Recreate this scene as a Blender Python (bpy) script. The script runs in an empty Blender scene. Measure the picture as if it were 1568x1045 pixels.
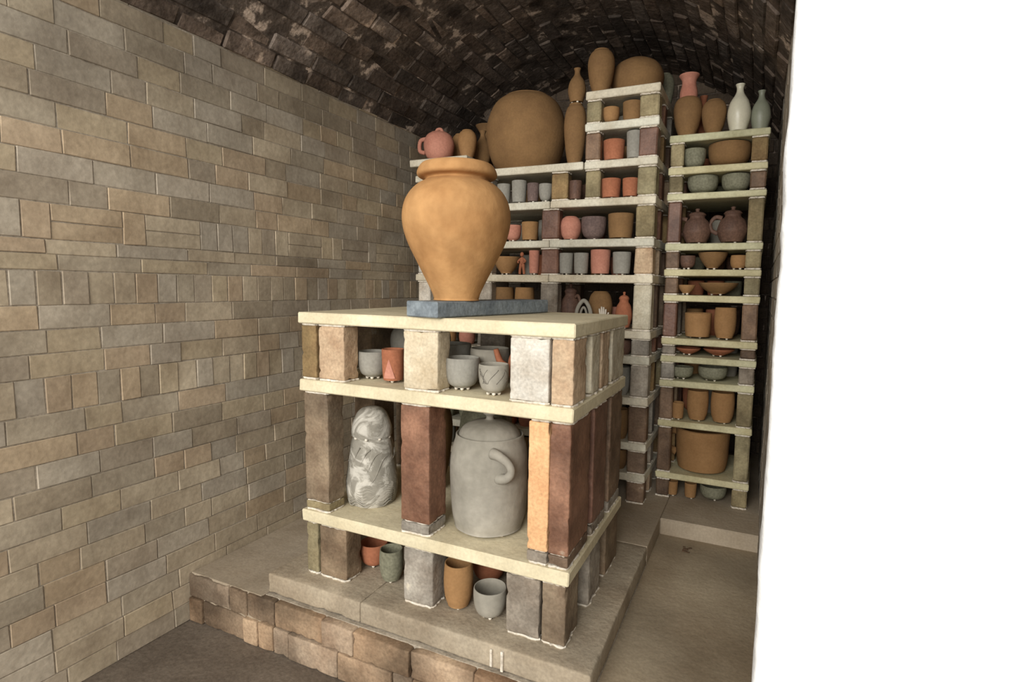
import bpy, bmesh, math, random
from mathutils import Vector, Matrix, noise
random.seed(7)
COL = bpy.context.scene.collection

# ------------------------------------------------------------------ materials
def lin(c):
    o = []
    for v in c:
        v /= 255.0
        o.append(v / 12.92 if v <= 0.04045 else ((v + 0.055) / 1.055) ** 2.4)
    return (o[0], o[1], o[2], 1)

MATS = {}
def mat(name, c1, c2=None, c3=None, scale=9.0, rough=0.85, bump=0.35, bscale=60.0, speck=0.25, stain=0.0,
        kind='noise', spec=0.2, sat=0.86, p3=0.8, sscale=2.3):
    if name in MATS:
        return MATS[name]
    c2 = c2 or tuple(int(v * 0.82) for v in c1)
    def ds(c):
        g = sum(c) / 3.0
        return tuple(g + (v - g) * sat for v in c)
    c1, c2 = ds(c1), ds(c2)
    m = bpy.data.materials.new(name)
    m.use_nodes = True
    nt = m.node_tree
    N, L = nt.nodes, nt.links
    b = N['Principled BSDF']
    b.inputs['Roughness'].default_value = rough
    b.inputs['Specular IOR Level'].default_value = spec
    tc = N.new('ShaderNodeTexCoord')
    src = tc.outputs['Object']
    n1 = N.new('ShaderNodeTexNoise')
    n1.inputs['Scale'].default_value = scale
    n1.inputs['Detail'].default_value = 6
    n1.inputs['Roughness'].default_value = 0.62
    L.new(src, n1.inputs['Vector'])
    fac = n1.outputs['Fac']
    if kind == 'marble':
        n1.inputs['Distortion'].default_value = 1.6
    cr = N.new('ShaderNodeValToRGB')
    e = cr.color_ramp.elements
    e[0].position = 0.33
    e[1].position = 0.66
    if kind == 'marble':
        e[0].position = 0.46
        e[1].position = 0.56
    e[0].color = lin(c2)
    e[1].color = lin(c1)
    if c3:
        if p3 < 0.7:
            e[1].position = p3 - 0.06
        k = cr.color_ramp.elements.new(p3)
        k.color = lin(c3)
    L.new(fac, cr.inputs['Fac'])
    n2 = N.new('ShaderNodeTexNoise')
    n2.inputs['Scale'].default_value = bscale * 2.2
    n2.inputs['Detail'].default_value = 4
    L.new(src, n2.inputs['Vector'])
    mr = N.new('ShaderNodeMapRange')
    mr.inputs['From Min'].default_value = 0.3
    mr.inputs['From Max'].default_value = 0.7
    mr.inputs['To Min'].default_value = 1 - speck
    mr.inputs['To Max'].default_value = 1 + speck * 0.6
    L.new(n2.outputs['Fac'], mr.inputs['Value'])
    at = N.new('ShaderNodeAttribute')
    at.attribute_name = 'Col'
    mx = N.new('ShaderNodeMix')
    mx.data_type = 'RGBA'
    mx.blend_type = 'MULTIPLY'
    mx.inputs[0].default_value = 1
    L.new(cr.outputs['Color'], mx.inputs[6])
    L.new(at.outputs['Color'], mx.inputs[7])
    vm = N.new('ShaderNodeVectorMath')
    vm.operation = 'SCALE'
    L.new(mx.outputs[2], vm.inputs[0])
    L.new(mr.outputs['Result'], vm.inputs['Scale'])
    out = vm.outputs['Vector']
    if stain > 0:
        n3 = N.new('ShaderNodeTexNoise')
        n3.inputs['Scale'].default_value = sscale
        n3.inputs['Detail'].default_value = 5
        L.new(src, n3.inputs['Vector'])
        m3 = N.new('ShaderNodeMapRange')
        m3.inputs['From Min'].default_value = 0.38
        m3.inputs['From Max'].default_value = 0.62
        m3.inputs['To Min'].default_value = 1 - stain
        m3.inputs['To Max'].default_value = 1.0
        L.new(n3.outputs['Fac'], m3.inputs['Value'])
        v2 = N.new('ShaderNodeVectorMath')
        v2.operation = 'SCALE'
        L.new(out, v2.inputs[0])
        L.new(m3.outputs['Result'], v2.inputs['Scale'])
        out = v2.outputs['Vector']
    L.new(out, b.inputs['Base Color'])
    n4 = N.new('ShaderNodeTexNoise')
    n4.inputs['Scale'].default_value = bscale
    n4.inputs['Detail'].default_value = 5
    L.new(src, n4.inputs['Vector'])
    bp = N.new('ShaderNodeBump')
    bp.inputs['Strength'].default_value = bump
    bp.inputs['Distance'].default_value = 0.006
    L.new(n4.outputs['Fac'], bp.inputs['Height'])
    L.new(bp.outputs['Normal'], b.inputs['Normal'])
    MATS[name] = m
    return m

M_WAD = mat('wadding_white', (230, 221, 204), (200, 186, 164), scale=30, bump=0.5)
M_BOARD = mat('board_cream', (226, 213, 176), (206, 190, 152), scale=7, bump=0.25, speck=0.1, stain=.1, sscale=9)
M_BOARDG = mat('board_olive', (216, 210, 168), (188, 178, 134), scale=8, bump=0.3, speck=0.12, stain=.12, sscale=7)
M_BOARDM = mat('board_grey', (224, 217, 194), (192, 180, 154), scale=8, bump=0.3, speck=0.14, stain=.12, sscale=7)
M_OCH = mat('clay_ochre', (170, 126, 78), (148, 107, 63), scale=6, bump=0.2, speck=0.1)
M_BRN = mat('clay_brown', (146, 109, 66), (122, 89, 54), scale=6, bump=0.2, speck=0.1)
M_URN = mat('urn_clay', (188, 143, 93), (168, 122, 75), scale=9, bump=0.8, bscale=16, speck=0.07, sat=.98, stain=.1, sscale=16)
M_GRY = mat('clay_grey', (156, 152, 140), (134, 130, 119), scale=8, bump=0.2, speck=0.1)
M_LGR = mat('clay_light_grey', (168, 161, 146), (142, 136, 121), scale=5, bump=0.45, bscale=26, speck=0.1, stain=.12, sscale=9)
M_GRN = mat('clay_green_grey', (138, 136, 112), (114, 112, 90), scale=8, bump=0.2)
M_PNK = mat('clay_pink', (204, 138, 114), (182, 114, 92), scale=8, bump=0.2, speck=0.1)
M_TER = mat('clay_terracotta', (180, 110, 76), (154, 90, 60), scale=9, bump=0.2, speck=0.14)
M_DRK = mat('clay_dark', (120, 88, 70), (86, 62, 52), scale=9, bump=0.3, rough=0.6)
M_PUR = mat('clay_purple', (126, 104, 96), (98, 80, 76), scale=9, bump=0.3)
M_WHT = mat('glaze_white', (222, 216, 190), (200, 194, 168), scale=5, rough=0.35, bump=0.1, speck=0.05, spec=0.5)
M_CEL = mat('glaze_celadon', (150, 152, 130), (122, 126, 106), scale=5, rough=0.45, bump=0.1, speck=0.05, spec=0.5)
M_MAR = mat('marbled_slip', (194, 188, 174), (142, 136, 122), scale=13, kind='marble', bump=0.5, bscale=30, speck=0.12)
M_CRV = mat('carved_line', (112, 106, 95), (96, 90, 79), scale=20)
M_SLATE = mat('slate_plank', (136, 144, 148), (100, 108, 114), scale=16, rough=0.6, bump=0.4, speck=0.2, sat=1)
WS = (196, 184, 164)
BS = dict(stain=.38, sscale=9)
B = {
 'ochre': mat('brick_ochre', (168, 140, 92), (138, 108, 70), WS, scale=14, speck=0.2, bump=0.45, p3=.74, **BS),
 'cream': mat('brick_cream', (216, 204, 176), (188, 170, 138), scale=14, speck=0.16, bump=0.5, stain=.14, sscale=12),
 'white': mat('brick_white', (216, 208, 193), (186, 172, 152), scale=13, speck=0.2, bump=0.55, stain=.14, sscale=12),
 'peach': mat('brick_peach', (210, 183, 148), (176, 144, 112), WS, scale=13, speck=0.2, bump=0.5, p3=.72, stain=.18, sscale=12),
 'brown': mat('brick_brown', (158, 136, 108), (122, 99, 76), WS, scale=12, speck=0.2, bump=0.45, rough=0.6, p3=.74, **BS),
 'red': mat('brick_red', (160, 116, 90), (122, 82, 62), WS, scale=10, speck=0.2, bump=0.35, rough=0.5, p3=.74, **BS),
 'dkred': mat('brick_dark_red', (142, 102, 82), (110, 74, 58), WS, scale=10, speck=0.2, bump=0.35, rough=0.45, p3=.75, **BS),
 'orange': mat('brick_orange', (228, 180, 126), (208, 148, 98), (160, 104, 74), scale=7, speck=0.2, bump=0.45, p3=.7),
 'grey': mat('brick_grey', (178, 167, 150), (132, 118, 102), WS, scale=12, speck=0.2, bump=0.45, p3=.72, **BS),
 'umber': mat('brick_umber', (146, 117, 91), (108, 83, 64), WS, scale=12, speck=0.2, bump=0.45, rough=0.55, p3=.74, **BS),
 'olive': mat('brick_olive', (172, 158, 118), (138, 122, 88), WS, scale=12, speck=0.2, bump=0.45, p3=.74, **BS),
}
M_WALL = mat('wall_brick', (196, 184, 164), (166, 153, 134), scale=7, speck=0.13, bump=0.3, bscale=38, stain=0.2, sat=1.0, sscale=3)
M_MORT = mat('mortar', (176, 163, 143), (144, 131, 113), scale=20, bump=0.4)
M_CEIL = mat('ceiling_brick', (142, 124, 109), (92, 78, 67), (204, 182, 162), scale=9, speck=0.35, bump=0.9, bscale=40, stain=0.5, p3=.67)
M_CMORT = mat('ceiling_mortar', (108, 94, 82), (54, 45, 38), (204, 184, 166), scale=11, bump=0.6, p3=.62)
M_BACK = mat('back_wall_brick', (112, 96, 80), (78, 66, 54), scale=8, stain=0.3, bump=0.6)
M_FLOOR = mat('kiln_floor', (190, 173, 148), (164, 145, 119), scale=3.5, speck=0.12, bump=0.25, stain=0.22)
M_KERB = mat('kerb_slab', (196, 177, 148), (166, 145, 117), scale=5, speck=0.16, bump=0.4, stain=0.28, sscale=4)
M_CHAN = mat('channel_floor', (186, 168, 138), (158, 138, 109), scale=4, speck=0.12, bump=0.25, stain=0.32)
M_OUT = mat('outside_floor', (126, 112, 96), (98, 84, 70), scale=4, speck=0.2, bump=0.4, stain=0.2)
M_STEP = mat('step_brick', (188, 164, 136), (146, 118, 92), scale=6, speck=0.22, bump=0.5, stain=0.6, sscale=5)
M_JAMB = mat('white_plaster', (236, 236, 234), (216, 216, 212), scale=6, speck=0.08, bump=0.9, bscale=30)
M_RWALL = mat('right_wall_brick', (186, 174, 156), (152, 140, 122), scale=6, bump=0.4, stain=0.2)

# ------------------------------------------------------------------ mesh builder
class Builder:
    def __init__(self, name, origin=(0, 0, 0)):
        self.name = name
        self.o = Vector(origin)
        self.bm = bmesh.new()
        self.cl = self.bm.loops.layers.float_color.new('Col')
        self.mats = []
    def slot(self, m):
        if m not in self.mats:
            self.mats.append(m)
        return self.mats.index(m)
    def merge(self, verts, faces, m, tint=(1, 1, 1), smooth=False):
        s = self.slot(m)
        vs = [self.bm.verts.new(Vector(v) - self.o) for v in verts]
        for f in faces:
            try:
                fc = self.bm.faces.new([vs[i] for i in f])
            except ValueError:
                continue
            fc.material_index = s
            fc.smooth = smooth
            for l in fc.loops:
                l[self.cl] = (tint[0], tint[1], tint[2], 1)
    def rough_box(self, x0, x1, y0, y1, z0, z1, m, b=0.004, amp=0.0008, step=0.009, tint=(1, 1, 1)):
        # worn fire-brick: rounded, slightly chipped block with a dense surface grid
        c = Vector(((x0 + x1) / 2, (y0 + y1) / 2, (z0 + z1) / 2))
        h = ((x1 - x0) / 2, (y1 - y0) / 2, (z1 - z0) / 2)
        def axis(hh):
            n = max(3, int(2 * (hh - b) / step))
            return [-hh, -hh + b * .35] + [-hh + b + (2 * (hh - b)) * i / n for i in range(n + 1)] + [hh - b * .35, hh]
        A = [axis(v) for v in h]
        V, F, key = [], [], {}
        def vid(p):
            k = tuple(round(v, 6) for v in p)
            if k not in key:
                inner = Vector([max(-(h[i] - b), min(h[i] - b, p[i])) for i in range(3)])
                d = Vector(p) - inner
                if d.length > b:
                    d = d.normalized() * b
                q = inner + d + c
                nz = noise.noise_vector(q * 26) * amp + noise.noise_vector(q * 90) * amp * .4
                ed = sum(1 for i in range(3) if abs(p[i]) > h[i] - b * 1.1)
                if ed >= 2:      # chips along the arrises
                    ch = max(0, noise.noise(q * 42 + Vector((9, 2, 5))) - .25) * .014
                    nz -= d.normalized() * min(ch, .004)
                key[k] = len(V)
                V.append(q + nz)
            return key[k]
        for ax in range(3):
            o1, o2 = [(1, 2), (2, 0), (0, 1)][ax]
            for s in (-1, 1):
                for i in range(len(A[o1]) - 1):
                    for j in range(len(A[o2]) - 1):
                        ids = []
                        for u, v in ((i, j), (i + 1, j), (i + 1, j + 1), (i, j + 1)):
                            p = [0, 0, 0]
                            p[ax] = s * h[ax]; p[o1] = A[o1][u]; p[o2] = A[o2][v]
                            ids.append(vid(p))
                        if s < 0:
                            ids.reverse()
                        F.append(ids)
        self.merge(V, F, m, tint, True)
    def box(self, x0, x1, y0, y1, z0, z1, m, bev=0.003, jit=0.0, tint=(1, 1, 1), M=None):
        c = Vector(((x0 + x1) / 2, (y0 + y1) / 2, (z0 + z1) / 2))
        h = ((x1 - x0) / 2, (y1 - y0) / 2, (z1 - z0) / 2)
        b = min(bev, min(h) * 0.6)
        verts = []
        idx = {}
        for sx in (-1, 1):
            for sy in (-1, 1):
                for sz in (-1, 1):
                    jv = Vector([random.uniform(-jit, jit) for _ in range(3)])
                    for ax in range(3):
                        p = [sx * (h[0] - b), sy * (h[1] - b), sz * (h[2] - b)]
                        sg = (sx, sy, sz)[ax]
                        p[ax] = sg * h[ax]
                        p = Vector(p) + jv
                        p = (M @ p) if M else p
                        idx[(sx, sy, sz, ax)] = len(verts)
                        verts.append(p + c)
        F = []
        def q(a, ax):
            return idx[(a[0], a[1], a[2], ax)]
        for ax in range(3):
            o1, o2 = [(1, 2), (2, 0), (0, 1)][ax]
            for s in (-1, 1):
                cs = []
                for u, v in ((-1, -1), (1, -1), (1, 1), (-1, 1)):
                    a = [0, 0, 0]
                    a[ax] = s; a[o1] = u; a[o2] = v
                    cs.append(q(a, ax))
                if s < 0:
                    cs.reverse()
                F.append(cs)
        for ax in range(3):
            o1, o2 = [(1, 2), (2, 0), (0, 1)][ax]
            for u in (-1, 1):
                for v in (-1, 1):
                    a = [0, 0, 0]; d = [0, 0, 0]
                    a[ax] = -1; d[ax] = 1
                    a[o1] = d[o1] = u; a[o2] = d[o2] = v
                    cs = [q(a, o1), q(d, o1), q(d, o2), q(a, o2)]
                    if u * v < 0:
                        cs.reverse()
                    cs.reverse()
                    F.append(cs)
        for sx in (-1, 1):
            for sy in (-1, 1):
                for sz in (-1, 1):
                    cs = [idx[(sx, sy, sz, k)] for k in range(3)]
                    if sx * sy * sz < 0:
                        cs.reverse()
                    F.append(cs)
        self.merge(verts, F, m, tint)
    def lathe(self, prof, c, m, seg=40, smooth=True, wob=0.0, tint=(1, 1, 1), M=None, sub=3):
        P = catmull(prof, sub)
        verts, F = [], []
        n = len(P)
        for i, (r, z) in enumerate(P):
            for k in range(seg):
                a = 2 * math.pi * k / seg
                rr = r
                if wob:
                    rr *= 1 + wob * noise.noise(Vector((math.cos(a) * 1.6 + c[0] * 9, math.sin(a) * 1.6 + c[1] * 9, z * 14)))
                v = Vector((rr * math.cos(a), rr * math.sin(a), z))
                if M:
                    v = M @ v
                verts.append(v + Vector(c))
        for i in range(n - 1):
            for k in range(seg):
                k2 = (k + 1) % seg
                F.append([i * seg + k, i * seg + k2, (i + 1) * seg + k2, (i + 1) * seg + k])
        F.append([k for k in range(seg)][::-1])
        F.append([(n - 1) * seg + k for k in range(seg)])
        self.merge(verts, F, m, tint, smooth)
    def tube(self, pts, rad, m, seg=10, sub=5, flat=1.0):
        P = catmull3(pts, sub)
        rads = rad if isinstance(rad, (list, tuple)) else [rad, rad]
        verts, F = [], []
        up = Vector((0.13, 0.21, 0.97)).normalized()
        for i, p in enumerate(P):
            t = (P[min(i + 1, len(P) - 1)] - P[max(i - 1, 0)]).normalized()
            a = t.cross(up)
            if a.length < 1e-3:
                a = t.cross(Vector((1, 0, 0)))
            a.normalize()
            b = t.cross(a).normalized()
            f = i / (len(P) - 1) * (len(rads) - 1)
            j = min(int(f), len(rads) - 2)
            r = rads[j] * (1 - (f - j)) + rads[j + 1] * (f - j)
            for k in range(seg):
                an = 2 * math.pi * k / seg
                verts.append(p + a * (r * math.cos(an)) + b * (r * flat * math.sin(an)))
        for i in range(len(P) - 1):
            for k in range(seg):
                k2 = (k + 1) % seg
                F.append([i * seg + k, (i + 1) * seg + k, (i + 1) * seg + k2, i * seg + k2])
        F.append([k for k in range(seg)])
        F.append([(len(P) - 1) * seg + k for k in range(seg)][::-1])
        self.merge(verts, F, m, smooth=True)
    def ball(self, c, r, m, sz=1.0, seg=10, rings=6):
        pr = [(r * math.sin(math.pi * i / rings) + 1e-4, -r * sz * math.cos(math.pi * i / rings)) for i in range(rings + 1)]
        self.lathe(pr, c, m, seg=seg, sub=1)
    def done(self, parent=None):
        me = bpy.data.meshes.new(self.name)
        bmesh.ops.recalc_face_normals(self.bm, faces=self.bm.faces)
        self.bm.to_mesh(me)
        self.bm.free()
        for m in self.mats:
            me.materials.append(m)
        o = bpy.data.objects.new(self.name, me)
        o.location = self.o
        COL.objects.link(o)
        if parent:
            o.parent = parent
        return o

def catmull(P, sub):
    if sub <= 1:
        return list(P)
    out = []
    n = len(P)
    for i in range(n - 1):
        p0, p1, p2, p3 = P[max(i - 1, 0)], P[i], P[i + 1], P[min(i + 2, n - 1)]
        for j in range(sub):
            t = j / sub
            v = []
            for k in (0, 1):
                v.append(0.5 * ((2 * p1[k]) + (-p0[k] + p2[k]) * t + (2 * p0[k] - 5 * p1[k] + 4 * p2[k] - p3[k]) * t * t + (-p0[k] + 3 * p1[k] - 3 * p2[k] + p3[k]) * t ** 3))
            out.append((max(v[0], 1e-4), v[1]))
    out.append((max(P[-1][0], 1e-4), P[-1][1]))
    return out
def catmull3(P, sub):
    P = [Vector(p) for p in P]
    out = []
    n = len(P)
    for i in range(n - 1):
        p0, p1, p2, p3 = P[max(i - 1, 0)], P[i], P[i + 1], P[min(i + 2, n - 1)]
        for j in range(sub):
            t = j / sub
            out.append(0.5 * ((2 * p1) + (-p0 + p2) * t + (2 * p0 - 5 * p1 + 4 * p2 - p3) * t * t + (-p0 + 3 * p1 - 3 * p2 + p3) * t ** 3))
    out.append(P[-1])
    return out

def shade(v=0.12, warm=0.04):
    g = 1 + random.uniform(-v, v)
    w = random.uniform(-warm, warm)
    return (g * (1 + w), g, g * (1 - w))

# ------------------------------------------------------------------ kiln shell
XL, XR = -1.58, 0.045
YF, YB = 0.45, 3.0
ZS = 1.584
ZLO = -0.06

w = Builder('wall_left')
w.box(XL - 0.16, XL - 0.0022, YF, YB, -0.215, ZS + 0.12, M_MORT, bev=0.001)
lay = []
z = -0.215
nn = 12
for i in range(nn):
    lay.append((z, z + 0.735 / nn, 's')); z += 0.735 / nn
lay += [(0.52, 0.61, 'v'), (0.61, 0.669, 's'), (0.669, 0.728, 's'), (0.728, 0.787, 's'), (0.787, 0.872, 'v'),
        (0.872, 0.912, 'h'), (0.912, 0.948, 'h'), (0.948, 1.036, 'm')]
z = 1.036
n = 9
for i in range(n + 1):
    lay.append((z, z + (ZS - 1.036) / n, 's')); z += (ZS - 1.036) / n
TINTS = [(1, 1, 1), (1.03, .98, .9), (.88, .85, .82), (1.06, .95, .82), (.97, .97, .98), (1.1, 1.06, .98), (.8, .76, .7), (1.02, .91, .8), (1.06, 1.0, .88), (.92, .9, .86)]
for li, (z0, z1, t) in enumerate(lay):
    y = YF - random.uniform(0, 0.1)
    while y < YB:
        if t == 's':
            ln = random.choice([0.165, 0.165, 0.16, 0.12, 0.14, 0.09])
        elif t == 'h':
            ln = random.choice([0.16, 0.2, 0.17])
        elif t == 'v':
            ln = random.choice([0.053, 0.056, 0.06])
        else:
            ln = random.choice([0.056, 0.06, 0.165])
        g = 0.0012
        t3 = random.choice(TINTS)
        s = random.uniform(0.9, 1.06)
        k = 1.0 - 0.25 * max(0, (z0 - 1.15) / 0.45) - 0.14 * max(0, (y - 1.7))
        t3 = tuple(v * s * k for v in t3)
        off = random.uniform(-0.0012, 0.0016)
        if t == 'm' and ln > 0.1:
            zm = (z0 + z1) / 2
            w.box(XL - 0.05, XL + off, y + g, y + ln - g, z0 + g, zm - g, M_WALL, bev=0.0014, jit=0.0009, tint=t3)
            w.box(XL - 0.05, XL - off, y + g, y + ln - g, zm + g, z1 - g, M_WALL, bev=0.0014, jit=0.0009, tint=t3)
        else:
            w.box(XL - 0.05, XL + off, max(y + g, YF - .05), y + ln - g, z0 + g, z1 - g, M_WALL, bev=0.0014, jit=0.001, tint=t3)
        y += ln
w.done()

w = Builder('wall_back')
w.box(XL - 0.1, XR + 0.1, YB + 0.006, YB + 0.15, -0.215, 2.15, M_CMORT, bev=0.001)
z = -0.05
row = 0
while z < 2.1:
    x = XL - (0.1 if row % 2 else 0.0)
    while x < XR + 0.05:
        w.box(x + .003, x + .187, YB, YB + 0.03, z + .003, z + 0.06, M_BACK, bev=0.003, jit=0.001, tint=shade(.2))
        x += 0.19
    z += 0.063
    row += 1
w.done()

w = Builder('wall_right')
w.box(XR + 0.004, XR + 0.16, 0.95, YB, -0.215, ZS + .12, M_MORT, bev=0.001)
z = -0.215
row = 0
while z < ZS - 0.01:
    y = 0.95 - (0.09 if row % 2 else 0)
    while y < YB:
        w.box(XR, XR + 0.04, max(y + .002, 0.95), min(y + .188, YB), z + .002, min(z + .063, ZS), M_RWALL, bev=0.002, jit=0.001, tint=shade(.12))
        y += 0.19
    z += 0.065
    row += 1
w.done()

# white plastered front wall with the door jamb on the right
w = Builder('wall_front')
V, F = [], []
cols = [0.0, 0.004, 0.02, 0.05] + [0.05 + 0.05 * i for i in range(1, 34)]
nz = 110
for j in range(nz + 1):
    zv = -0.215 + (2.6 + 0.215) * j / nz
    ed = 0.0225 + 0.0035 * noise.noise(Vector((0, 0, zv * 14))) + 0.002 * noise.noise(Vector((5, 0, zv * 50)))
    for i, cx in enumerate(cols):
        yv = 0.80 + (0.012 if i == 0 else 0.0) + 0.006 * noise.noise(Vector((cx * 7, 3, zv * 7)))
        V.append((ed + cx, yv, zv))
    V.append((ed + 0.003, 0.95, zv))
C = len(cols) + 1
for j in range(nz):
    for i in range(len(cols) - 1):
        F.append([j * C + i, j * C + i + 1, (j + 1) * C + i + 1, (j + 1) * C + i])
    F.append([j * C + C - 1, j * C, (j + 1) * C, (j + 1) * C + C - 1])
w.merge(V, F, M_JAMB, smooth=True)
w.done()

# vaulted brick ceiling
w = Builder('ceiling')
hs = (XR - XL) / 2
xc = (XR + XL) / 2
rise = 0.42
RA = (hs * hs + rise * rise) / (2 * rise)
zc = ZS + rise - RA
half = math.asin(hs / RA)
nrow = 32
YC0 = 0.82
for i in range(-1, nrow + 1):
    a0 = -half + 2 * half * i / nrow
    a1 = -half + 2 * half * (i + 1) / nrow
    am = (a0 + a1) / 2
    wd = RA * (a1 - a0)
    Mx = Matrix.Rotation(am, 3, 'Y')
    cx, cz = xc + (RA + 0.034) * math.sin(am), zc + (RA + 0.034) * math.cos(am)
    w.box(cx - wd * .56, cx + wd * .56, YC0, YB + .1, cz - 0.03, cz + 0.03, M_CMORT, bev=0.001, M=Mx)
    if i < 0 or i >= nrow:
        continue
    y = YC0 - random.uniform(0, 0.16)
    while y < YB:
        ln = random.choice([0.17, 0.17, 0.15, 0.19])
        off = random.uniform(-0.006, 0.006)
        if random.random() < 0.1:
            off += 0.013
        rr = RA + 0.03 + off
        cx, cz = xc + rr * math.sin(am), zc + rr * math.cos(am)
        t3 = shade(.26, .05)
        if random.random() < 0.06:
            t3 = tuple(v * 1.4 for v in t3)
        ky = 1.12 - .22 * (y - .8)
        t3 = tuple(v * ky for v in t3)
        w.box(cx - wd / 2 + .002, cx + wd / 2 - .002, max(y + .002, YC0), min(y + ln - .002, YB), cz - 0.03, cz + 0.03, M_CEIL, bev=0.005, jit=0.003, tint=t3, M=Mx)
        y += ln
w.done()

f = Builder('floor')
f.box(XL, -1.27, 1.06, YB, -0.215, ZLO, M_FLOOR, bev=0.004)
f.box(-1.27, -0.29, 1.75, YB, -0.20, 0.0, M_FLOOR, bev=0.001)
f.box(-0.29, XR + .02, 2.0, YB, -0.20, 0.0, M_FLOOR, bev=0.004)
f.box(-0.29, XR + .02, 0.96, 2.0, -0.215, ZLO, M_CHAN, bev=0.001)
f.box(XL - 0.2, XR + 2.0, -0.6, 3.1, -0.30, -0.215, M_OUT, bev=0.001)
f.done()

k = Builder('kerb_slab')
for a, b in [(-1.27, -0.93), (-0.9295, -0.29)]:
    k.rough_box(a, b, 1.085, 1.75, ZLO + 0.001, 0.0, M_KERB, b=0.006, amp=0.001, step=0.02, tint=shade(.03))
k.box(-0.535, -0.529, 1.0785, 1.088, -0.052, -0.008, M_WAD, bev=0.001)
k.box(-0.507, -0.500, 1.0785, 1.088, -0.056, -0.006, M_WAD, bev=0.001)
k.done()
k = Builder('broken_brick_chips')
for i in range(7):
    x, y, sz = -.175 + random.gauss(0, .018), 1.92 + random.gauss(0, .012), random.uniform(.003, .008)
    k.box(x - sz * 1.5, x + sz, y - sz * .7, y + sz * .7, ZLO, ZLO + sz * .6, M_STEP, bev=.001, jit=.001, tint=(.55, .48, .42))
k.done()

s = Builder('brick_step')
s.box(-1.27, -0.29, 1.075, 1.75, -0.215, ZLO, M_MORT, bev=0.001)
for r, (z0, z1) in enumerate([(-0.135, -0.061), (-0.215, -0.137)]):
    x = XL - (0.06 if r else 0)
    while x < -0.29:
        ln = random.choice([0.18, 0.075, 0.075, 0.18, 0.11]) if r == 0 else random.choice([0.18, 0.06, 0.06])
        x1 = min(x + ln, -0.29)
        if x1 - x > 0.02:
            s.rough_box(max(x, XL) + .001, x1 - .001, 1.052 + random.uniform(-.004, .004), 1.12, z0 + .001, z1, M_STEP, b=0.005, amp=0.0013, step=.014,
              tint=random.choice([(1, 1, 1), (.97, .88, .78), (1.02, .95, .87), (.6, .56, .52), (1.05, 1, .94), (.9, .78, .68)]))
        x += ln
s.done()

# ------------------------------------------------------------------ shelving
def wadplate(b, x0, x1, y0, y1, z0, z1):
    e = 0.0026
    n = 36
    V, F = [], []
    cx, cy = (x0 + x1) / 2, (y0 + y1) / 2
    hx, hy = (x1 - x0) / 2, (y1 - y0) / 2
    pts = []
    for i in range(n):
        a = 2 * math.pi * i / n
        ca, sa = math.cos(a), math.sin(a)
        q = max(abs(ca), abs(sa))
        d = e * random.uniform(-0.9, 1.3)
        pts.append((cx + ca / q * (hx + d), cy + sa / q * (hy + d)))
    for zz, sc in ((z0, 0.97), ((z0 + z1) / 2, 1.0), (z1, 0.97)):
        for p in pts:
            V.append((cx + (p[0] - cx) * sc, cy + (p[1] - cy) * sc, zz))
    for r in range(2):
        for i in range(n):
            j = (i + 1) % n
            F.append([r * n + i, r * n + j, (r + 1) * n + j, (r + 1) * n + i])
    F.append(list(range(n))[::-1])
    F.append([2 * n + i for i in range(n)])
    b.merge(V, F, M_WAD)

def post(b, x0, x1, y0, y1, z0, z1, key, base=0, bkey=None, wt=0.0055, worn=False):
    wadplate(b, x0, x1, y0, y1, z0, z0 + wt)
    zb = z0 + wt
    def blk(za, zc2, kk):
        if worn:
            b.rough_box(x0, x1, y0, y1, za, zc2, B[kk], tint=shade(.06))
        else:
            b.box(x0, x1, y0, y1, za, zc2, B[kk], bev=0.005, jit=0.0015, tint=shade(.08))
    if base:
        blk(zb, zb + base, bkey or 'grey')
        wadplate(b, x0 + .003, x1 - .003, y0 + .003, y1 - .003, zb + base, zb + base + 0.0025)
        zb += base + 0.0025
    zt = z1 - wt
    blk(zb, zt, key)
    wadplate(b, x0, x1, y0, y1, z1 - wt, z1)

def empty(name):
    e = bpy.data.objects.new(name, None)
    COL.objects.link(e)
    return e

# --- front stack
E = empty('kiln_shelf_stack')
bd = Builder('shelf_boards')
CX0, CX1, CY0, CY1 = -1.181, -0.362, 1.135, 1.658
T1, T1b, T2, T2b, T3, T3b = .771, .739, .580, .546, .194, .160
for zt, zb in ((T1, T1b), (T2, T2b), (T3, T3b)):
    bd.box(CX0, CX1, CY0, CY1, zb, zt, M_BOARD, bev=0.003, jit=0.0008)
bd.done(E)
p = Builder('support_posts')
yf = CY0 + 0.008
def wpost(*a, **kw):
    post(p, *a, worn=True, **kw)
wpost(-1.176, -1.121, yf, yf + .085, T2, T1b, 'ochre')
wpost(-1.113, -1.022, yf, yf + .06, T2, T1b, 'peach')
wpost(-.826, -.722, yf, yf + .062, T2, T1b, 'cream')
wpost(-.523, -.425, yf, yf + .1, T2, T1b, 'white')
wpost(-.419, -.366, yf, yf + .1, T2, T1b, 'peach')
wpost(-.425, -.366, 1.285, 1.36, T2, T1b, 'cream')
wpost(-.425, -.366, 1.38, 1.46, T2, T1b, 'peach')
wpost(-.425, -.366, 1.49, 1.64, T2, T1b, 'cream')
wpost(-1.172, -1.084, yf, yf + .065, T3, T2b, 'brown', base=0.022, bkey='olive')
wpost(-.836, -.747, yf, yf + .085, T3, T2b, 'red', base=0.026, bkey='grey')
wpost(-.472, -.4195, yf, yf + .16, T3, T2b, 'orange', base=0.026, bkey='grey')
wpost(-.4185, -.368, yf, yf + .16, T3, T2b, 'red', base=0.026, bkey='umber')
wpost(-.43, -.367, 1.335, 1.465, T3, T2b, 'dkred', base=0.026)
wpost(-.43, -.367, 1.505, 1.645, T3, T2b, 'umber', base=0.026)
wpost(-1.172, -1.129, yf, yf + .08, 0.0, T3b, 'olive')
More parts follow.
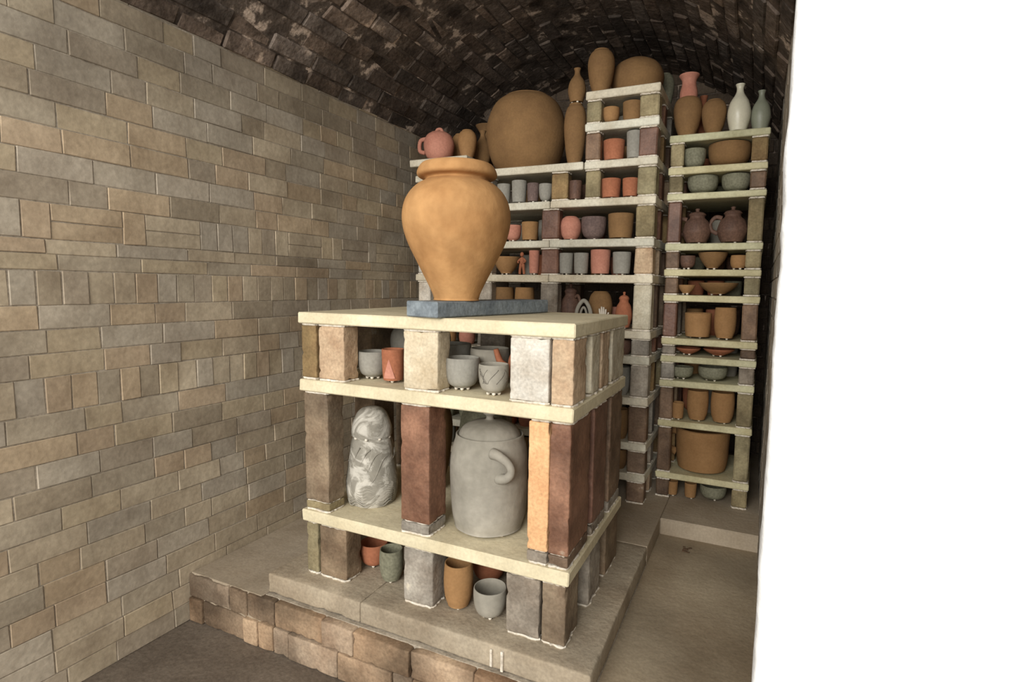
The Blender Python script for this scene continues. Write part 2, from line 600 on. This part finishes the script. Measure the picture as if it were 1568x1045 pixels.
wpost(-1.122, -1.024, yf, yf + .065, 0.0, T3b, 'brown')
wpost(-.828, -.736, yf, yf + .08, 0.0, T3b, 'grey')
wpost(-.524, -.436, yf, yf + .1, 0.0, T3b, 'grey')
wpost(-.430, -.370, yf, yf + .1, 0.0, T3b, 'brown')
wpost(-.43, -.368, 1.33, 1.44, 0.0, T3b, 'grey')
wpost(-.43, -.368, 1.50, 1.64, 0.0, T3b, 'brown')
for z0, z1 in ((T2, T1b), (T3, T2b), (0.0, T3b)):
    post(p, -1.17, -1.09, 1.35, 1.46, z0, z1, 'brown')
    post(p, -1.17, -1.08, 1.57, 1.645, z0, z1, 'brown')
    post(p, -.83, -.74, 1.57, 1.645, z0, z1, 'grey')
p.done(E)

# --- main rear stack
E2 = empty('kiln_shelf_stack')
MX0, MX1, MXM, MY0, MY1 = -1.44, -.368, -.651, 2.087, 2.50
TH = 0.03
M = [1.603, 1.484, 1.342, 1.199, 1.042, .902, .688, .588, .425, .245, .12]
ZTL = 1.412
bd = Builder('shelf_boards')
for i, zt in enumerate(M):
    if i < 2:
        bd.box(MXM, MX1, MY0, MY1, zt - TH, zt, M_BOARDM, bev=0.003, jit=0.001, tint=shade(.03))
    elif i == 2:
        bd.box(MXM + .002, MX1, MY0, MY1, zt - TH, zt, M_BOARDM, bev=0.003, jit=0.001)
        bd.box(-1.19, MXM - .002, MY0 - .004, MY1, zt - TH, zt, M_BOARDM, bev=0.003, jit=0.001)
        bd.box(MX0, -1.194, MY0, MY1, zt - TH, zt, M_BOARDM, bev=0.003, jit=0.001)
    else:
        bd.box(MX0, -.79, MY0 + .003, MY1, zt - TH, zt, M_BOARDM, bev=0.003, jit=0.001, tint=shade(.03))
        bd.box(-.787, MX1, MY0, MY1, zt - TH, zt, M_BOARDM, bev=0.003, jit=0.001, tint=shade(.03))
bd.box(MX0 - .03, -1.175, MY0, MY1 + .02, ZTL - TH, ZTL, M_BOARDM, bev=0.003, jit=0.001)
bd.done(E2)
p = Builder('support_posts')
ks = ['umber', 'brown', 'olive', 'peach', 'red', 'grey', 'dkred', 'ochre']
lv = M + [0.0]
rk = ['olive', 'dkred', 'olive', 'olive', 'peach', 'cream', 'grey', 'grey', 'umber', 'umber', 'umber']
y0 = MY0 + .006
for xx in (-1.43, -1.24):
    for yy in (y0, 2.41):
        post(p, xx, xx + .055, yy, yy + .06, M[2], ZTL - TH, 'grey')
for i in range(11):
    zt, zb = lv[i] - TH, lv[i + 1]
    post(p, -.441, -.372, y0, y0 + .065, zb, zt, rk[i])
    for (a, b2) in ((2.24, 2.30), (2.41, 2.48)):
        post(p, -.441, -.374, a, b2, zb, zt, random.choice(ks))
    if i < 2:
        post(p, -.647, -.590, y0, y0 + .06, zb, zt, ['olive', 'umber'][i])
        post(p, -.647, -.590, 2.41, 2.48, zb, zt, 'umber')
    elif i == 2:
        post(p, -.645, -.586, y0, y0 + .06, zb, zt, 'olive')
        post(p, -.786, -.718, y0, y0 + .06, zb, zt, 'ochre')
    else:
        post(p, -.826, -.752, y0 + .004, y0 + .06, zb, zt, ['dkred', 'dkred', 'grey', 'brown', 'umber', 'brown', 'grey', 'umber'][i - 3])
        post(p, -.826, -.752, 2.41, 2.48, zb, zt, 'umber')
    if i >= 2:
        post(p, -1.43, -1.365, y0 + .002, y0 + .06, zb, zt, 'white')
        post(p, -1.43, -1.365, 2.41, 2.48, zb, zt, 'grey')
        post(p, -1.12, -1.055, y0 + .004, y0 + .06, zb, zt, 'grey')
        post(p, -1.12, -1.055, 2.41, 2.48, zb, zt, 'grey')
p.done(E2)

# --- right rear stack
E3 = empty('kiln_shelf_stack')
RX0, RX1, RY0, RY1 = -.348, .005, 2.216, 2.60
R = [1.441, 1.320, 1.222, 1.029, .929, .829, .657, .586, .487, .322, .105]
TR = 0.026
bd = Builder('shelf_boards')
for zt in R:
    bd.box(RX0, RX1, RY0, RY1, zt - TR, zt, M_BOARDG, bev=0.003, jit=0.0015, tint=shade(.05))
bd.done(E3)
p = Builder('support_posts')
lv = R + [0.0]
lk = ['olive', 'olive', 'dkred', 'umber', 'umber', 'dkred', 'grey', 'grey', 'umber', 'umber', 'umber']
rk2 = ['ochre', 'umber', 'olive', 'olive', 'olive', 'umber', 'umber', 'grey', 'olive', 'olive', 'olive']
for i in range(11):
    zt, zb = lv[i] - TR, lv[i + 1]
    post(p, RX0 + .004, RX0 + .054, RY0 + .006, RY0 + .06, zb, zt, lk[i])
    post(p, RX1 - .058, RX1 - .004, RY0 + .006, RY0 + .06, zb, zt, rk2[i])
    for yy in (2.36, 2.52):
        post(p, RX0 + .004, RX0 + .054, yy, yy + .06, zb, zt, random.choice(ks))
        post(p, RX1 - .058, RX1 - .004, yy, yy + .06, zb, zt, random.choice(ks))
p.done(E3)

# ------------------------------------------------------------------ pottery
PR = {
 'bowl': [(.0, .0), (.44, .0), (.5, .02), (.76, .12), (.93, .34), (1, .65), (1, .9), (.985, .98), (.96, 1), (.92, .98), (.92, .7), (.82, .35), (.55, .17), (0, .13)],
 'wide': [(.0, .0), (.36, .0), (.4, .05), (.62, .28), (.88, .65), (1, .96), (.985, 1), (.95, .97), (.82, .66), (.55, .3), (0, .18)],
 'cup': [(.0, .0), (.78, .0), (.88, .04), (.95, .3), (.97, .6), (1, .96), (.985, 1), (.92, .98), (.88, .5), (.8, .14), (0, .1)],
 'tumbler': [(.0, .0), (.66, .0), (.74, .03), (.92, .22), (1, .52), (.99, .78), (.94, .98), (.91, 1), (.86, .97), (.88, .6), (.66, .15), (0, .1)],
 'ovoid': [(.0, .0), (.5, .0), (.58, .03), (.84, .28), (1, .6), (.96, .8), (.78, .93), (.6, .97), (.58, 1), (.5, 1), (.5, .95), (.0, .9)],
 'globe': [(.0, .0), (.55, .0), (.62, .02), (.86, .18), (1, .5), (.95, .72), (.8, .89), (.62, .97), (.56, .985), (.54, 1), (.5, 1), (.48, .95), (.0, .9)],
 'bottle': [(.0, .0), (.62, .0), (.72, .03), (.95, .25), (.98, .42), (.8, .62), (.46, .76), (.32, .84), (.3, .92), (.4, .99), (.38, 1), (.28, .98), (.2, .9), (0, .88)],
 'flare': [(.0, .0), (.5, .0), (.6, .04), (.85, .3), (.8, .55), (.55, .72), (.5, .8), (.8, .93), (1, 1), (.93, .99), (.7, .92), (.4, .8), (0, .75)],
 'jug': [(.0, .0), (.62, .0), (.74, .04), (.98, .3), (1, .45), (.82, .72), (.58, .84), (.52, .9), (.58, .97), (.54, 1), (.46, .98), (.42, .9), (0, .88)],
}
def pot(name, kind, x, y, z, r, h, m, wads=3, handle=None, lid=False, wob=0.015, extra=None, seg=40, into=None):
    b = into or Builder(name, (x, y, z))
    wz = 0.007 if wads else 0
    if wads:
        fr = {'wide': .3, 'bowl': .38}.get(kind, .5)
        for i in range(wads):
            a = 2 * math.pi * i / wads + 0.5 - math.pi / 2
            b.ball((x + r * fr * math.cos(a), y + r * fr * math.sin(a), z + 0.005), 0.005, M_WAD, sz=1.0, seg=8, rings=5)
    hh = h - wz
    b.lathe([(q[0] * r, q[1] * hh) for q in PR[kind]], (x, y, z + wz), m, seg=seg, wob=wob)
    zz = z + wz
    if lid:
        b.lathe([(0, hh * .96), (r * .55, hh * .96), (r * .6, hh * .99), (r * .45, hh * 1.06), (r * .16, hh * 1.1), (r * .12, hh * 1.13), (r * .17, hh * 1.18), (r * .1, hh * 1.21), (0, hh * 1.215)], (x, y, zz), m, seg=24)
    if handle is not None:
        ca, sa = math.cos(handle), math.sin(handle)
        def hp(rr, zf):
            return (x + ca * r * rr, y + sa * r * rr, zz + hh * zf)
        b.tube([hp(.7, .82), hp(1.1, .86), hp(1.42, .68), hp(1.35, .42), hp(.95, .3)], [r * .13, r * .1, r * .12], m, flat=1.3)
    if extra:
        extra(b, x, y, zz, r, hh, m)
    if not into:
        return b.done()

# --- large urn and the plank it stands on
ang = math.atan2(.102, .49)
pl = Builder('slate_plank')
Mz = Matrix.Rotation(-ang, 3, 'Z')
cx, cy = -.757 + .051, 1.122 + .245
pl.box(cx - .054, cx + .054, cy - .25, cy + .25, T1 + .0010, T1 + .0405, M_SLATE, bev=0.003, M=Mz)
pl.done()
ub = Builder('clay_urn', (-.732, 1.251, T1 + .0405))
k = .001715
up = [(0, 458), (33, 458), (34.5, 455), (37, 447), (43, 434), (53, 414.5), (63, 395), (73, 374), (79.5, 354), (82.3, 335), (81.8, 318), (78, 302), (70.5, 288), (60, 276.5), (50.5, 270.5), (47.5, 267.5), (50, 265), (57.5, 263), (60.5, 258.5), (59, 251), (55.5, 244.5), (52, 241.5), (47, 242.5), (44, 249), (42, 262), (52, 280), (72, 310), (72, 350), (50, 410), (28, 448), (0, 448)]
def uz(b2):
    zz = (458 - b2) * k
    return zz - .021 * max(0, (zz - .19) / .182)
ub.lathe([(a * k, uz(b2)) for a, b2 in up], (-.732, 1.251, T1 + .041), M_URN, seg=96, wob=0.012, sub=4)
ub.done()

# --- lidded marbled jar
x, y = -1.042, 1.283
b = Builder('marbled_lidded_jar', (x, y, T3))
zb = T3 + 0.0
b.lathe([(0, 0), (.060, 0), (.068, .004), (.0755, .03), (.0775, .06), (.074, .1), (.068, .14), (.063, .172), (.0585, .192), (.056, .198), (.0535, .2), (.053, .206), (0, .208)], (x, y, zb), M_MAR, wob=0.05, seg=72)
for i in range(9):
    a = 2 * math.pi * i / 9 + .2
    b.ball((x + .0555 * math.cos(a), y + .0555 * math.sin(a), zb + .2035), .0052, M_WAD, seg=8, rings=5)
b.lathe([(0, .207), (.054, .2065), (.059, .209), (.0595, .225), (.0555, .243), (.0495, .260), (.043, .274), (.032, .285), (.018, .290), (0, .291)], (x, y, zb), M_MAR, wob=0.05, seg=56)
for j in range(8):
    zz = zb + .01 + j * .0078
    pts = []
    for i in range(41):
        a = math.pi + math.pi * i / 40
        rr = .0722 + .0042 * min(1, (zz - zb) / .05)
        pts.append((x + rr * math.cos(a), y + rr * math.sin(a), zz + .0055 * math.sin(i * .7 + j * .35)))
    b.tube(pts, .0018, M_LGR, seg=5, sub=1)
# carved ridges sweeping round the body
for j in range(6):
    pts = []
    for i in range(15):
        t = i / 14
        a = -math.pi * .95 + j * .5 + t * 1.0
        zz = .085 + .085 * t + .01 * math.sin(t * 7 + j)
        rr = .0755 - (zz - .07) * .115 + .0004
        pts.append((x + rr * math.cos(a), y + rr * math.sin(a), zb + zz))
    b.tube(pts, .0017, M_MAR, seg=6, sub=2)
b.done()

# --- big lidded storage jar
x, y = -.645, 1.285
b = Builder('lidded_storage_jar', (x, y, T3))
for i in range(5):
    a = 2 * math.pi * i / 5 - 1.9
    b.ball((x + .078 * math.cos(a), y + .078 * math.sin(a), T3 + .005), .0065, M_WAD, seg=8, rings=5)
b.lathe([(0, 0), (.086, 0), (.093, .004), (.101, .04), (.1055, .1), (.1065, .15), (.104, .19), (.0985, .222), (.093, .24), (.0915, .252), (.088, .253), (.085, .246), (.086, .22), (0, .2)], (x, y, T3 + .008), M_LGR, wob=0.022, seg=80)
b.lathe([(0, .242), (.083, .242), (.0845, .246), (.082, .256), (.07, .272), (.045, .284), (.018, .289), (.011, .292), (.0105, .3), (.017, .305), (.019, .311), (.015, .317), (0, .318)], (x, y, T3 + .008), M_LGR, seg=56)
for a0 in (-0.70, 2.42):
    ca, sa = math.cos(a0), math.sin(a0)
    tx, ty = -sa, ca
    zz = T3 + .19
    def jp(rr, tt, dz):
        return (x + ca * rr + tx * tt, y + sa * rr + ty * tt, zz + dz)
    pts = [jp(.092, -.03, .042), jp(.112, -.022, .04), jp(.128, -.004, .024), jp(.131, .004, .002), jp(.12, -.004, -.018), jp(.096, -.016, -.024)]
    b.tube(pts, [.015, .0125, .0105, .0105, .012, .016], M_LGR, seg=14)
b.done()

# --- pots on the front stack
pot('clay_bowl', 'bowl', -1.004, 1.243, T2, .0425, .08, M_GRY, wads=5)
def tri(b, x, y, z, r, h, m):
    V = [];F = []
    n = 8
    for i in range(n + 1):
        a = -math.pi / 2 + 0.55 * (2 * i / n - 1) - .25 + .5
        top = .1 + .62 * (1 - abs(2 * i / n - 1))
        V.append((x + r * .955 * math.cos(a), y + r * .955 * math.sin(a), z + h * .08))
        V.append((x + r * 1.004 * math.cos(a), y + r * 1.004 * math.sin(a), z + h * top))
    for i in range(n):
        F.append([2 * i, 2 * i + 2, 2 * i + 3, 2 * i + 1])
    b.merge(V, F, M_PNK, smooth=True)
pot('clay_cup', 'cup', -.918, 1.223, T2, .031, .092, M_TER, wads=3, extra=tri)
pot('clay_bowl', 'bowl', -.696, 1.222, T2, .046, .085, M_GRY, wads=6)
def carve(b, x, y, z, r, h, m):
    for i in range(8):
        a0 = -2.6 + i * .3
        pts = []
        for j in range(7):
            t = j / 6
            a = a0 + .45 * math.sin(t * 2 + i)
            zz = .36 + .5 * t
            rr = r * (.935 + .065 * min(1, (zz - .34) / .3)) * 1.002
            pts.append((x + rr * math.cos(a), y + rr * math.sin(a), z + h * zz))
        b.tube(pts, .0009, M_CRV, seg=5, sub=2)
pot('carved_clay_bowl', 'bowl', -.592, 1.198, T2, .038, .078, M_LGR, wads=5, extra=carve)
pot('clay_bowl', 'bowl', -.80, 1.345, T2, .055, .105, M_GRY)
pot('clay_bowl', 'bowl', -.672, 1.335, T2, .055, .1, M_LGR)
def spout(b, x, y, z, r, h, m):
    b.tube([(x - r * .7, y - r * .3, z + h * .4), (x - r * 1.25, y - r * .6, z + h * .6), (x - r * 1.5, y - r * .75, z + h * .95)], [r * .3, r * .2, r * .14], m)
    b.lathe([(0, h * .9), (r * .55, h * .9), (r * .55, h * .96), (r * .2, h * 1.08), (r * .12, h * 1.12), (r * .15, h * 1.18), (0, h * 1.22)], (x, y, z), m, seg=24)
pot('clay_teapot', 'globe', -.55, 1.305, T2, .048, .112, M_TER, extra=spout)
pot('clay_jar', 'ovoid', -1.02, 1.42, T2, .045, .14, M_GRY)
pot('clay_jar', 'ovoid', -.92, 1.46, T2, .04, .145, M_GRY)
pot('clay_bowl', 'bowl', -.49, 1.46, T2, .05, .1, M_GRY)
pot('clay_bowl', 'bowl', -.60, 1.53, T2, .05, .1, M_LGR)
pot('clay_jar', 'ovoid', -.935, 1.44, T3, .07, .3, M_BRN, wads=4)
pot('clay_jar', 'ovoid', -.76, 1.47, T3, .075, .3, M_GRN, wads=4)
pot('clay_jar', 'globe', -.53, 1.46, T3, .07, .3, M_GRY, wads=4)
pot('clay_bowl', 'bowl', -1.02, 1.26, 0, .042, .075, M_TER, wads=4)
pot('clay_cup', 'tumbler', -.922, 1.215, 0, .034, .095, M_GRN, wads=4)
pot('clay_tumbler', 'tumbler', -.685, 1.19, 0, .039, .122, M_OCH, wads=4)
pot('clay_bowl', 'bowl', -.588, 1.185, 0, .043, .08, M_LGR, wads=5)
pot('clay_bowl', 'bowl', -.67, 1.34, 0, .05, .1, M_TER, wads=4)
pot('clay_bowl', 'bowl', -.55, 1.36, 0, .05, .1, M_BRN, wads=4)
pot('clay_jar', 'ovoid', -.88, 1.42, 0, .05, .12, M_BRN, wads=4)

# --- pots crowning the rear stacks
Z3 = M[2]
def loops(b, x, y, z, r, h, m):
    b.tube([(x - r * .3, y, z + h * .95), (x - r * .15, y, z + h * 1.12), (x + r * .15, y, z + h * 1.12), (x + r * .3, y, z + h * .95)], r * .1, m)
    for s in (-1,):
        b.tube([(x + s * r * .8, y - r * .2, z + h * .8), (x + s * r * 1.3, y - r * .2, z + h * .75), (x + s * r * 1.35, y - r * .2, z + h * .4), (x + s * r * .95, y - r * .2, z + h * .3)], r * .14, m)
pot('handled_clay_jar', 'globe', -1.365, 2.17, ZTL, .070, .13, M_PNK, extra=loops)
pot('clay_vase', 'ovoid', -1.335, 2.31, ZTL, .042, .155, M_OCH)
pot('clay_vase', 'ovoid', -1.235, 2.2, ZTL, .042, .135, M_OCH)
pot('clay_vase', 'bottle', -1.23, 2.34, ZTL, .040, .17, M_BRN)
pot('clay_vase', 'flare', -1.27, 2.45, ZTL, .052, .225, M_BRN)
pot('large_clay_globe_jar', 'globe', -.985, 2.29, Z3, .178, .345, M_BRN, wads=6, seg=72)
pot('clay_jar', 'ovoid', -.727, 2.2, Z3, .046, .258, M_BRN, wads=4)
pot('clay_vase', 'bottle', -.724, 2.2, Z3 + .258, .037, .14, M_BRN, wads=4)
Z1 = M[0]
pot('clay_jar', 'ovoid', -.612, 2.155, Z1, .052, .172, M_BRN, wads=4)
pot('clay_jar', 'globe', -.498, 2.285, Z1, .106, .16, M_BRN, wads=5, seg=56)
pot('clay_vase', 'ovoid', -.41, 2.43, Z1, .038, .15, M_GRN)
def rneck(b, x, y, z, r, h, m):
    b.lathe([(r * .5, h * .9), (r * .62, h * 1.0), (r * .6, h * 1.15), (r * .5, h * 1.3), (r * .52, h * 1.42), (r * .7, h * 1.52), (r * .68, h * 1.54), (r * .45, h * 1.45), (r * .4, h * 1.2), (0, h * 1.1)], (x, y, z), M_PNK, seg=36)
ZR = R[0]
pot('two_tone_clay_vase', 'ovoid', -.293, 2.28, ZR, .054, .158, M_BRN, extra=rneck)
pot('clay_jar', 'ovoid', -.196, 2.285, ZR, .046, .135, M_BRN)
pot('clay_bottle', 'bottle', -.25, 2.42, ZR, .04, .2, M_TER)
pot('white_glazed_bottle', 'bottle', -.106, 2.27, ZR, .042, .178, M_WHT)
pot('celadon_bottle', 'bottle', -.031, 2.285, ZR, .035, .15, M_CEL)

def shelf_row(z, y0, items, nm=None):
    for it in items:
        xf, kind, r, h, m = it[:5]
        hd = it[5] if len(it) > 5 else None
        y = y0 + .018 + r
        x = xf * (y / y0)
        names = {'bowl': 'clay_bowl', 'wide': 'clay_bowl', 'cup': 'clay_cup', 'tumbler': 'clay_tumbler', 'ovoid': 'clay_jar', 'globe': 'clay_jar',
                 'bottle': 'clay_bottle', 'jug': 'clay_jug', 'flare': 'clay_vase'}
        pot(names[kind], kind, x, y, z, r, h, m, handle=hd, lid=(kind == 'jug'), seg=32)
shelf_row(M[1], MY0, [(-.548, 'bowl', .032, .062, M_OCH), (-.467, 'cup', .038, .075, M_BRN)])
shelf_row(M[2], MY0, [(-.533, 'cup', .042, .082, M_TER), (-.455, 'cup', .031, .105, M_GRY)])
shelf_row(M[3], MY0, [(-.54, 'cup', .039, .078, M_TER), (-.465, 'cup', .031, .074, M_TER), (-.995, 'cup', .029, .085, M_GRY), (-.925, 'cup', .032, .095, M_GRY),
                      (-.863, 'cup', .025, .08, M_PUR), (-.808, 'bowl', .028, .075, M_GRY), (-.682, 'cup', .026, .078, M_DRK)])
shelf_row(M[4], MY0, [(-.95, 'bowl', .036, .07, M_PNK), (-.873, 'cup', .036, .08, M_OCH), (-.698, 'globe', .044, .098, M_PNK), (-.603, 'bowl', .05, .092, M_PUR), (-.497, 'cup', .050, .1, M_BRN)])
shelf_row(M[5], MY0, [(-.978, 'wide', .063, .078, M_OCH), (-.852, 'cup', .022, .1, M_PNK), (-.713, 'cup', .029, .088, M_GRY), (-.650, 'cup', .03, .088, M_GRY), (-.572, 'cup', .04, .1, M_PNK), (-.488, 'cup', .036, .09, M_GRY)])
shelf_row(M[6], MY0 + .03, [(-1.0, 'tumbler', .045, .16, M_BRN), (-.905, 'tumbler', .043, .16, M_OCH), (-.70, 'jug', .045, .15, M_DRK, -.6), (-.575, 'globe', .05, .15, M_BRN), (-.48, 'jug', .034, .125, M_TER)])
fx0, fy0 = -.918, 2.115
b = Builder('clay_figurine', (fx0, fy0, M[5]))
for s in (-1, 1):
    b.tube([(fx0 + s * .010, fy0, M[5] + .003), (fx0 + s * .008, fy0 - .002, M[5] + .025), (fx0 + s * .004, fy0, M[5] + .048)], [.006, .006, .008], M_TER)
    b.tube([(fx0 + s * .006, fy0, M[5] + .068), (fx0 + s * .017, fy0 - .005, M[5] + .056), (fx0 + s * .011, fy0 - .015, M[5] + .05)], [.005, .004, .0035], M_TER)
b.tube([(fx0, fy0, M[5] + .044), (fx0, fy0, M[5] + .06), (fx0, fy0, M[5] + .074)], [.009, .012, .006], M_TER)
b.ball((fx0, fy0 - .003, M[5] + .085), .0085, M_TER, sz=1.2)
b.done()
b = Builder('arch_sculpture', (-.64, 2.105, M[6]))
b.tube([(-.668, 2.105, M[6]), (-.668, 2.105, M[6] + .07), (-.64, 2.105, M[6] + .112), (-.612, 2.105, M[6] + .07), (-.612, 2.105, M[6])], .0085, M_LGR, sub=8)
b.tube([(-.652, 2.105, M[6]), (-.652, 2.105, M[6] + .06), (-.64, 2.105, M[6] + .085), (-.628, 2.105, M[6] + .06), (-.628, 2.105, M[6])], .005, M_LGR, sub=8)
b.box(-.68, -.60, 2.092, 2.118, M[6], M[6] + .008, M_LGR, bev=.002)
b.done()
b = Builder('hand_sculpture', (-.56, 2.102, M[6]))
b.tube([(-.56, 2.102, M[6]), (-.56, 2.102, M[6] + .03), (-.56, 2.102, M[6] + .055)], [.011, .009, .014], M_WAD)
for i, (dx, l) in enumerate(((-.012, .024), (-.004, .032), (.004, .03), (.012, .022))):
    b.tube([(-.56 + dx * .8, 2.102, M[6] + .05), (-.56 + dx, 2.1, M[6] + .06 + l * .5), (-.56 + dx * 1.1, 2.097, M[6] + .058 + l)], [.004, .0038, .003], M_WAD, seg=7)
b.tube([(-.552, 2.1, M[6] + .045), (-.54, 2.097, M[6] + .055), (-.535, 2.094, M[6] + .068)], [.0045, .004, .003], M_WAD, seg=7)
b.done()

def fx(f):
    return RX0 + f * (RX1 - RX0)
shelf_row(R[1], RY0, [(fx(.27), 'bowl', .043, .075, M_GRN), (fx(.62), 'bowl', .078, .092, M_BRN)])
shelf_row(R[2], RY0, [(fx(.37), 'bowl', .058, .07, M_GRN), (fx(.70), 'bowl', .052, .068, M_GRN)])
shelf_row(R[3], RY0, [(fx(.33), 'jug', .055, .118, M_DRK, 3.3), (fx(.69), 'jug', .056, .12, M_DRK, 3.3)])
shelf_row(R[4], RY0, [(fx(.25), 'bowl', .03, .055, M_DRK), (fx(.51), 'wide', .056, .068, M_BRN), (fx(.77), 'tumbler', .03, .055, M_OCH)])
shelf_row(R[5], RY0, [(fx(.25), 'wide', .035, .04, M_OCH), (fx(.58), 'wide', .075, .05, M_BRN)])
shelf_row(R[6], RY0, [(fx(.39), 'cup', .052, .1, M_OCH), (fx(.67), 'tumbler', .041, .125, M_OCH)])
shelf_row(R[7], RY0, [(fx(.30), 'wide', .05, .03, M_TER), (fx(.62), 'wide', .06, .032, M_TER)])
shelf_row(R[8], RY0, [(fx(.25), 'bowl', .043, .052, M_GRN), (fx(.57), 'bowl', .056, .058, M_GRN)])
shelf_row(R[9], RY0, [(fx(.22), 'cup', .024, .07, M_OCH), (fx(.43), 'tumbler', .042, .125, M_OCH), (fx(.69), 'tumbler', .045, .125, M_OCH)])
shelf_row(R[10], RY0, [(fx(.50), 'cup', .108, .172, M_OCH, 3.1)])
shelf_row(0.0, RY0, [(fx(.20), 'cup', .022, .062, M_OCH), (fx(.40), 'cup', .024, .064, M_OCH), (fx(.64), 'bowl', .052, .062, M_GRN)])

bk = Builder('rear_rows_of_pots', (-.8, 2.35, 0))
mm = [M_OCH, M_BRN, M_GRY, M_TER, M_PNK, M_GRN, M_DRK, M_LGR]
for i in range(1, 11):
    z = M[i]
    cl = (M[i - 1] - TH - z) if i != 2 else 0.11
    x = -.545 if i < 3 else -1.32
    while x < -.47:
        r = random.uniform(.032, .042)
        if x > -.47 - r: break
        if not (-.86 < x < -.71) and not (-1.16 < x < -1.01):
            kd = random.choice(['cup', 'bowl', 'tumbler'])
            pot('', kd, x, 2.315, z, r, min(cl * .85, random.uniform(.07, .12)), random.choice(mm), seg=20, into=bk, wads=0)
        x += 2 * r + .012
for i in range(6, 11):
    z = M[i]
    cl = M[i - 1] - TH - z
    for x in ((-1.30, -1.2) + ((-.98, -.9, -.66, -.57, -.49) if i > 6 else ())):
        pot('', 'tumbler', x, 2.15, z, .038, min(cl * .85, .12), random.choice(mm), seg=20, into=bk, wads=0)
for i in (3, 4, 5):
    for x in (-1.31, -1.22):
        pot('', 'cup', x, 2.15, M[i], .036, .09, random.choice(mm), seg=20, into=bk, wads=0)
for i in range(1, 10):
    z = R[i]
    cl = R[i - 1] - TR - z
    for x in (-.25, -.17, -.10):
        pot('', random.choice(['cup', 'bowl']), x, 2.47, z, .035, min(cl * .8, .11), random.choice(mm), seg=20, into=bk, wads=0)
bk.done()

# ------------------------------------------------------------------ light
wd = bpy.data.worlds.new('daylight')
bpy.context.scene.world = wd
wd.use_nodes = True
bg = wd.node_tree.nodes['Background']
bg.inputs['Color'].default_value = (1.0, 0.985, 0.955, 1)
bg.inputs['Strength'].default_value = 0.92
def area(name, loc, tgt, sx, sy, e, c=(1, .975, .935)):
    l = bpy.data.lights.new(name, 'AREA')
    l.shape = 'RECTANGLE'
    l.size, l.size_y, l.energy, l.color = sx, sy, e, c
    o = bpy.data.objects.new(name, l)
    o.location = loc
    o.rotation_euler = (Vector(tgt) - Vector(loc)).to_track_quat('-Z', 'Y').to_euler()
    COL.objects.link(o)
area('daylight_softbox', (-.45, -3.4, 2.0), (-.6, 2.2, .9), 3.2, 2.6, 275)

# ------------------------------------------------------------------ camera
psi, th, rho = math.radians(24.404), math.radians(5.718), math.radians(0.914)
fw = Vector((-math.sin(psi) * math.cos(th), math.cos(psi) * math.cos(th), -math.sin(th)))
r0 = Vector((math.cos(psi), math.sin(psi), 0))
u0 = r0.cross(fw)
rr = r0 * math.cos(rho) + u0 * math.sin(rho)
uu = -r0 * math.sin(rho) + u0 * math.cos(rho)
cam = bpy.data.cameras.new('camera')
cam.sensor_width = 36
cam.lens = 1054.9 / 2000 * 36
cam.clip_start = 0.02
co = bpy.data.objects.new('camera', cam)
mt = Matrix((rr, uu, -fw)).transposed().to_4x4()
mt.translation = Vector((0, 0, 0.85))
co.matrix_world = mt
COL.objects.link(co)
bpy.context.scene.camera = co
bpy.context.scene.view_settings.view_transform = 'Standard'
bpy.context.scene.view_settings.look = 'None'
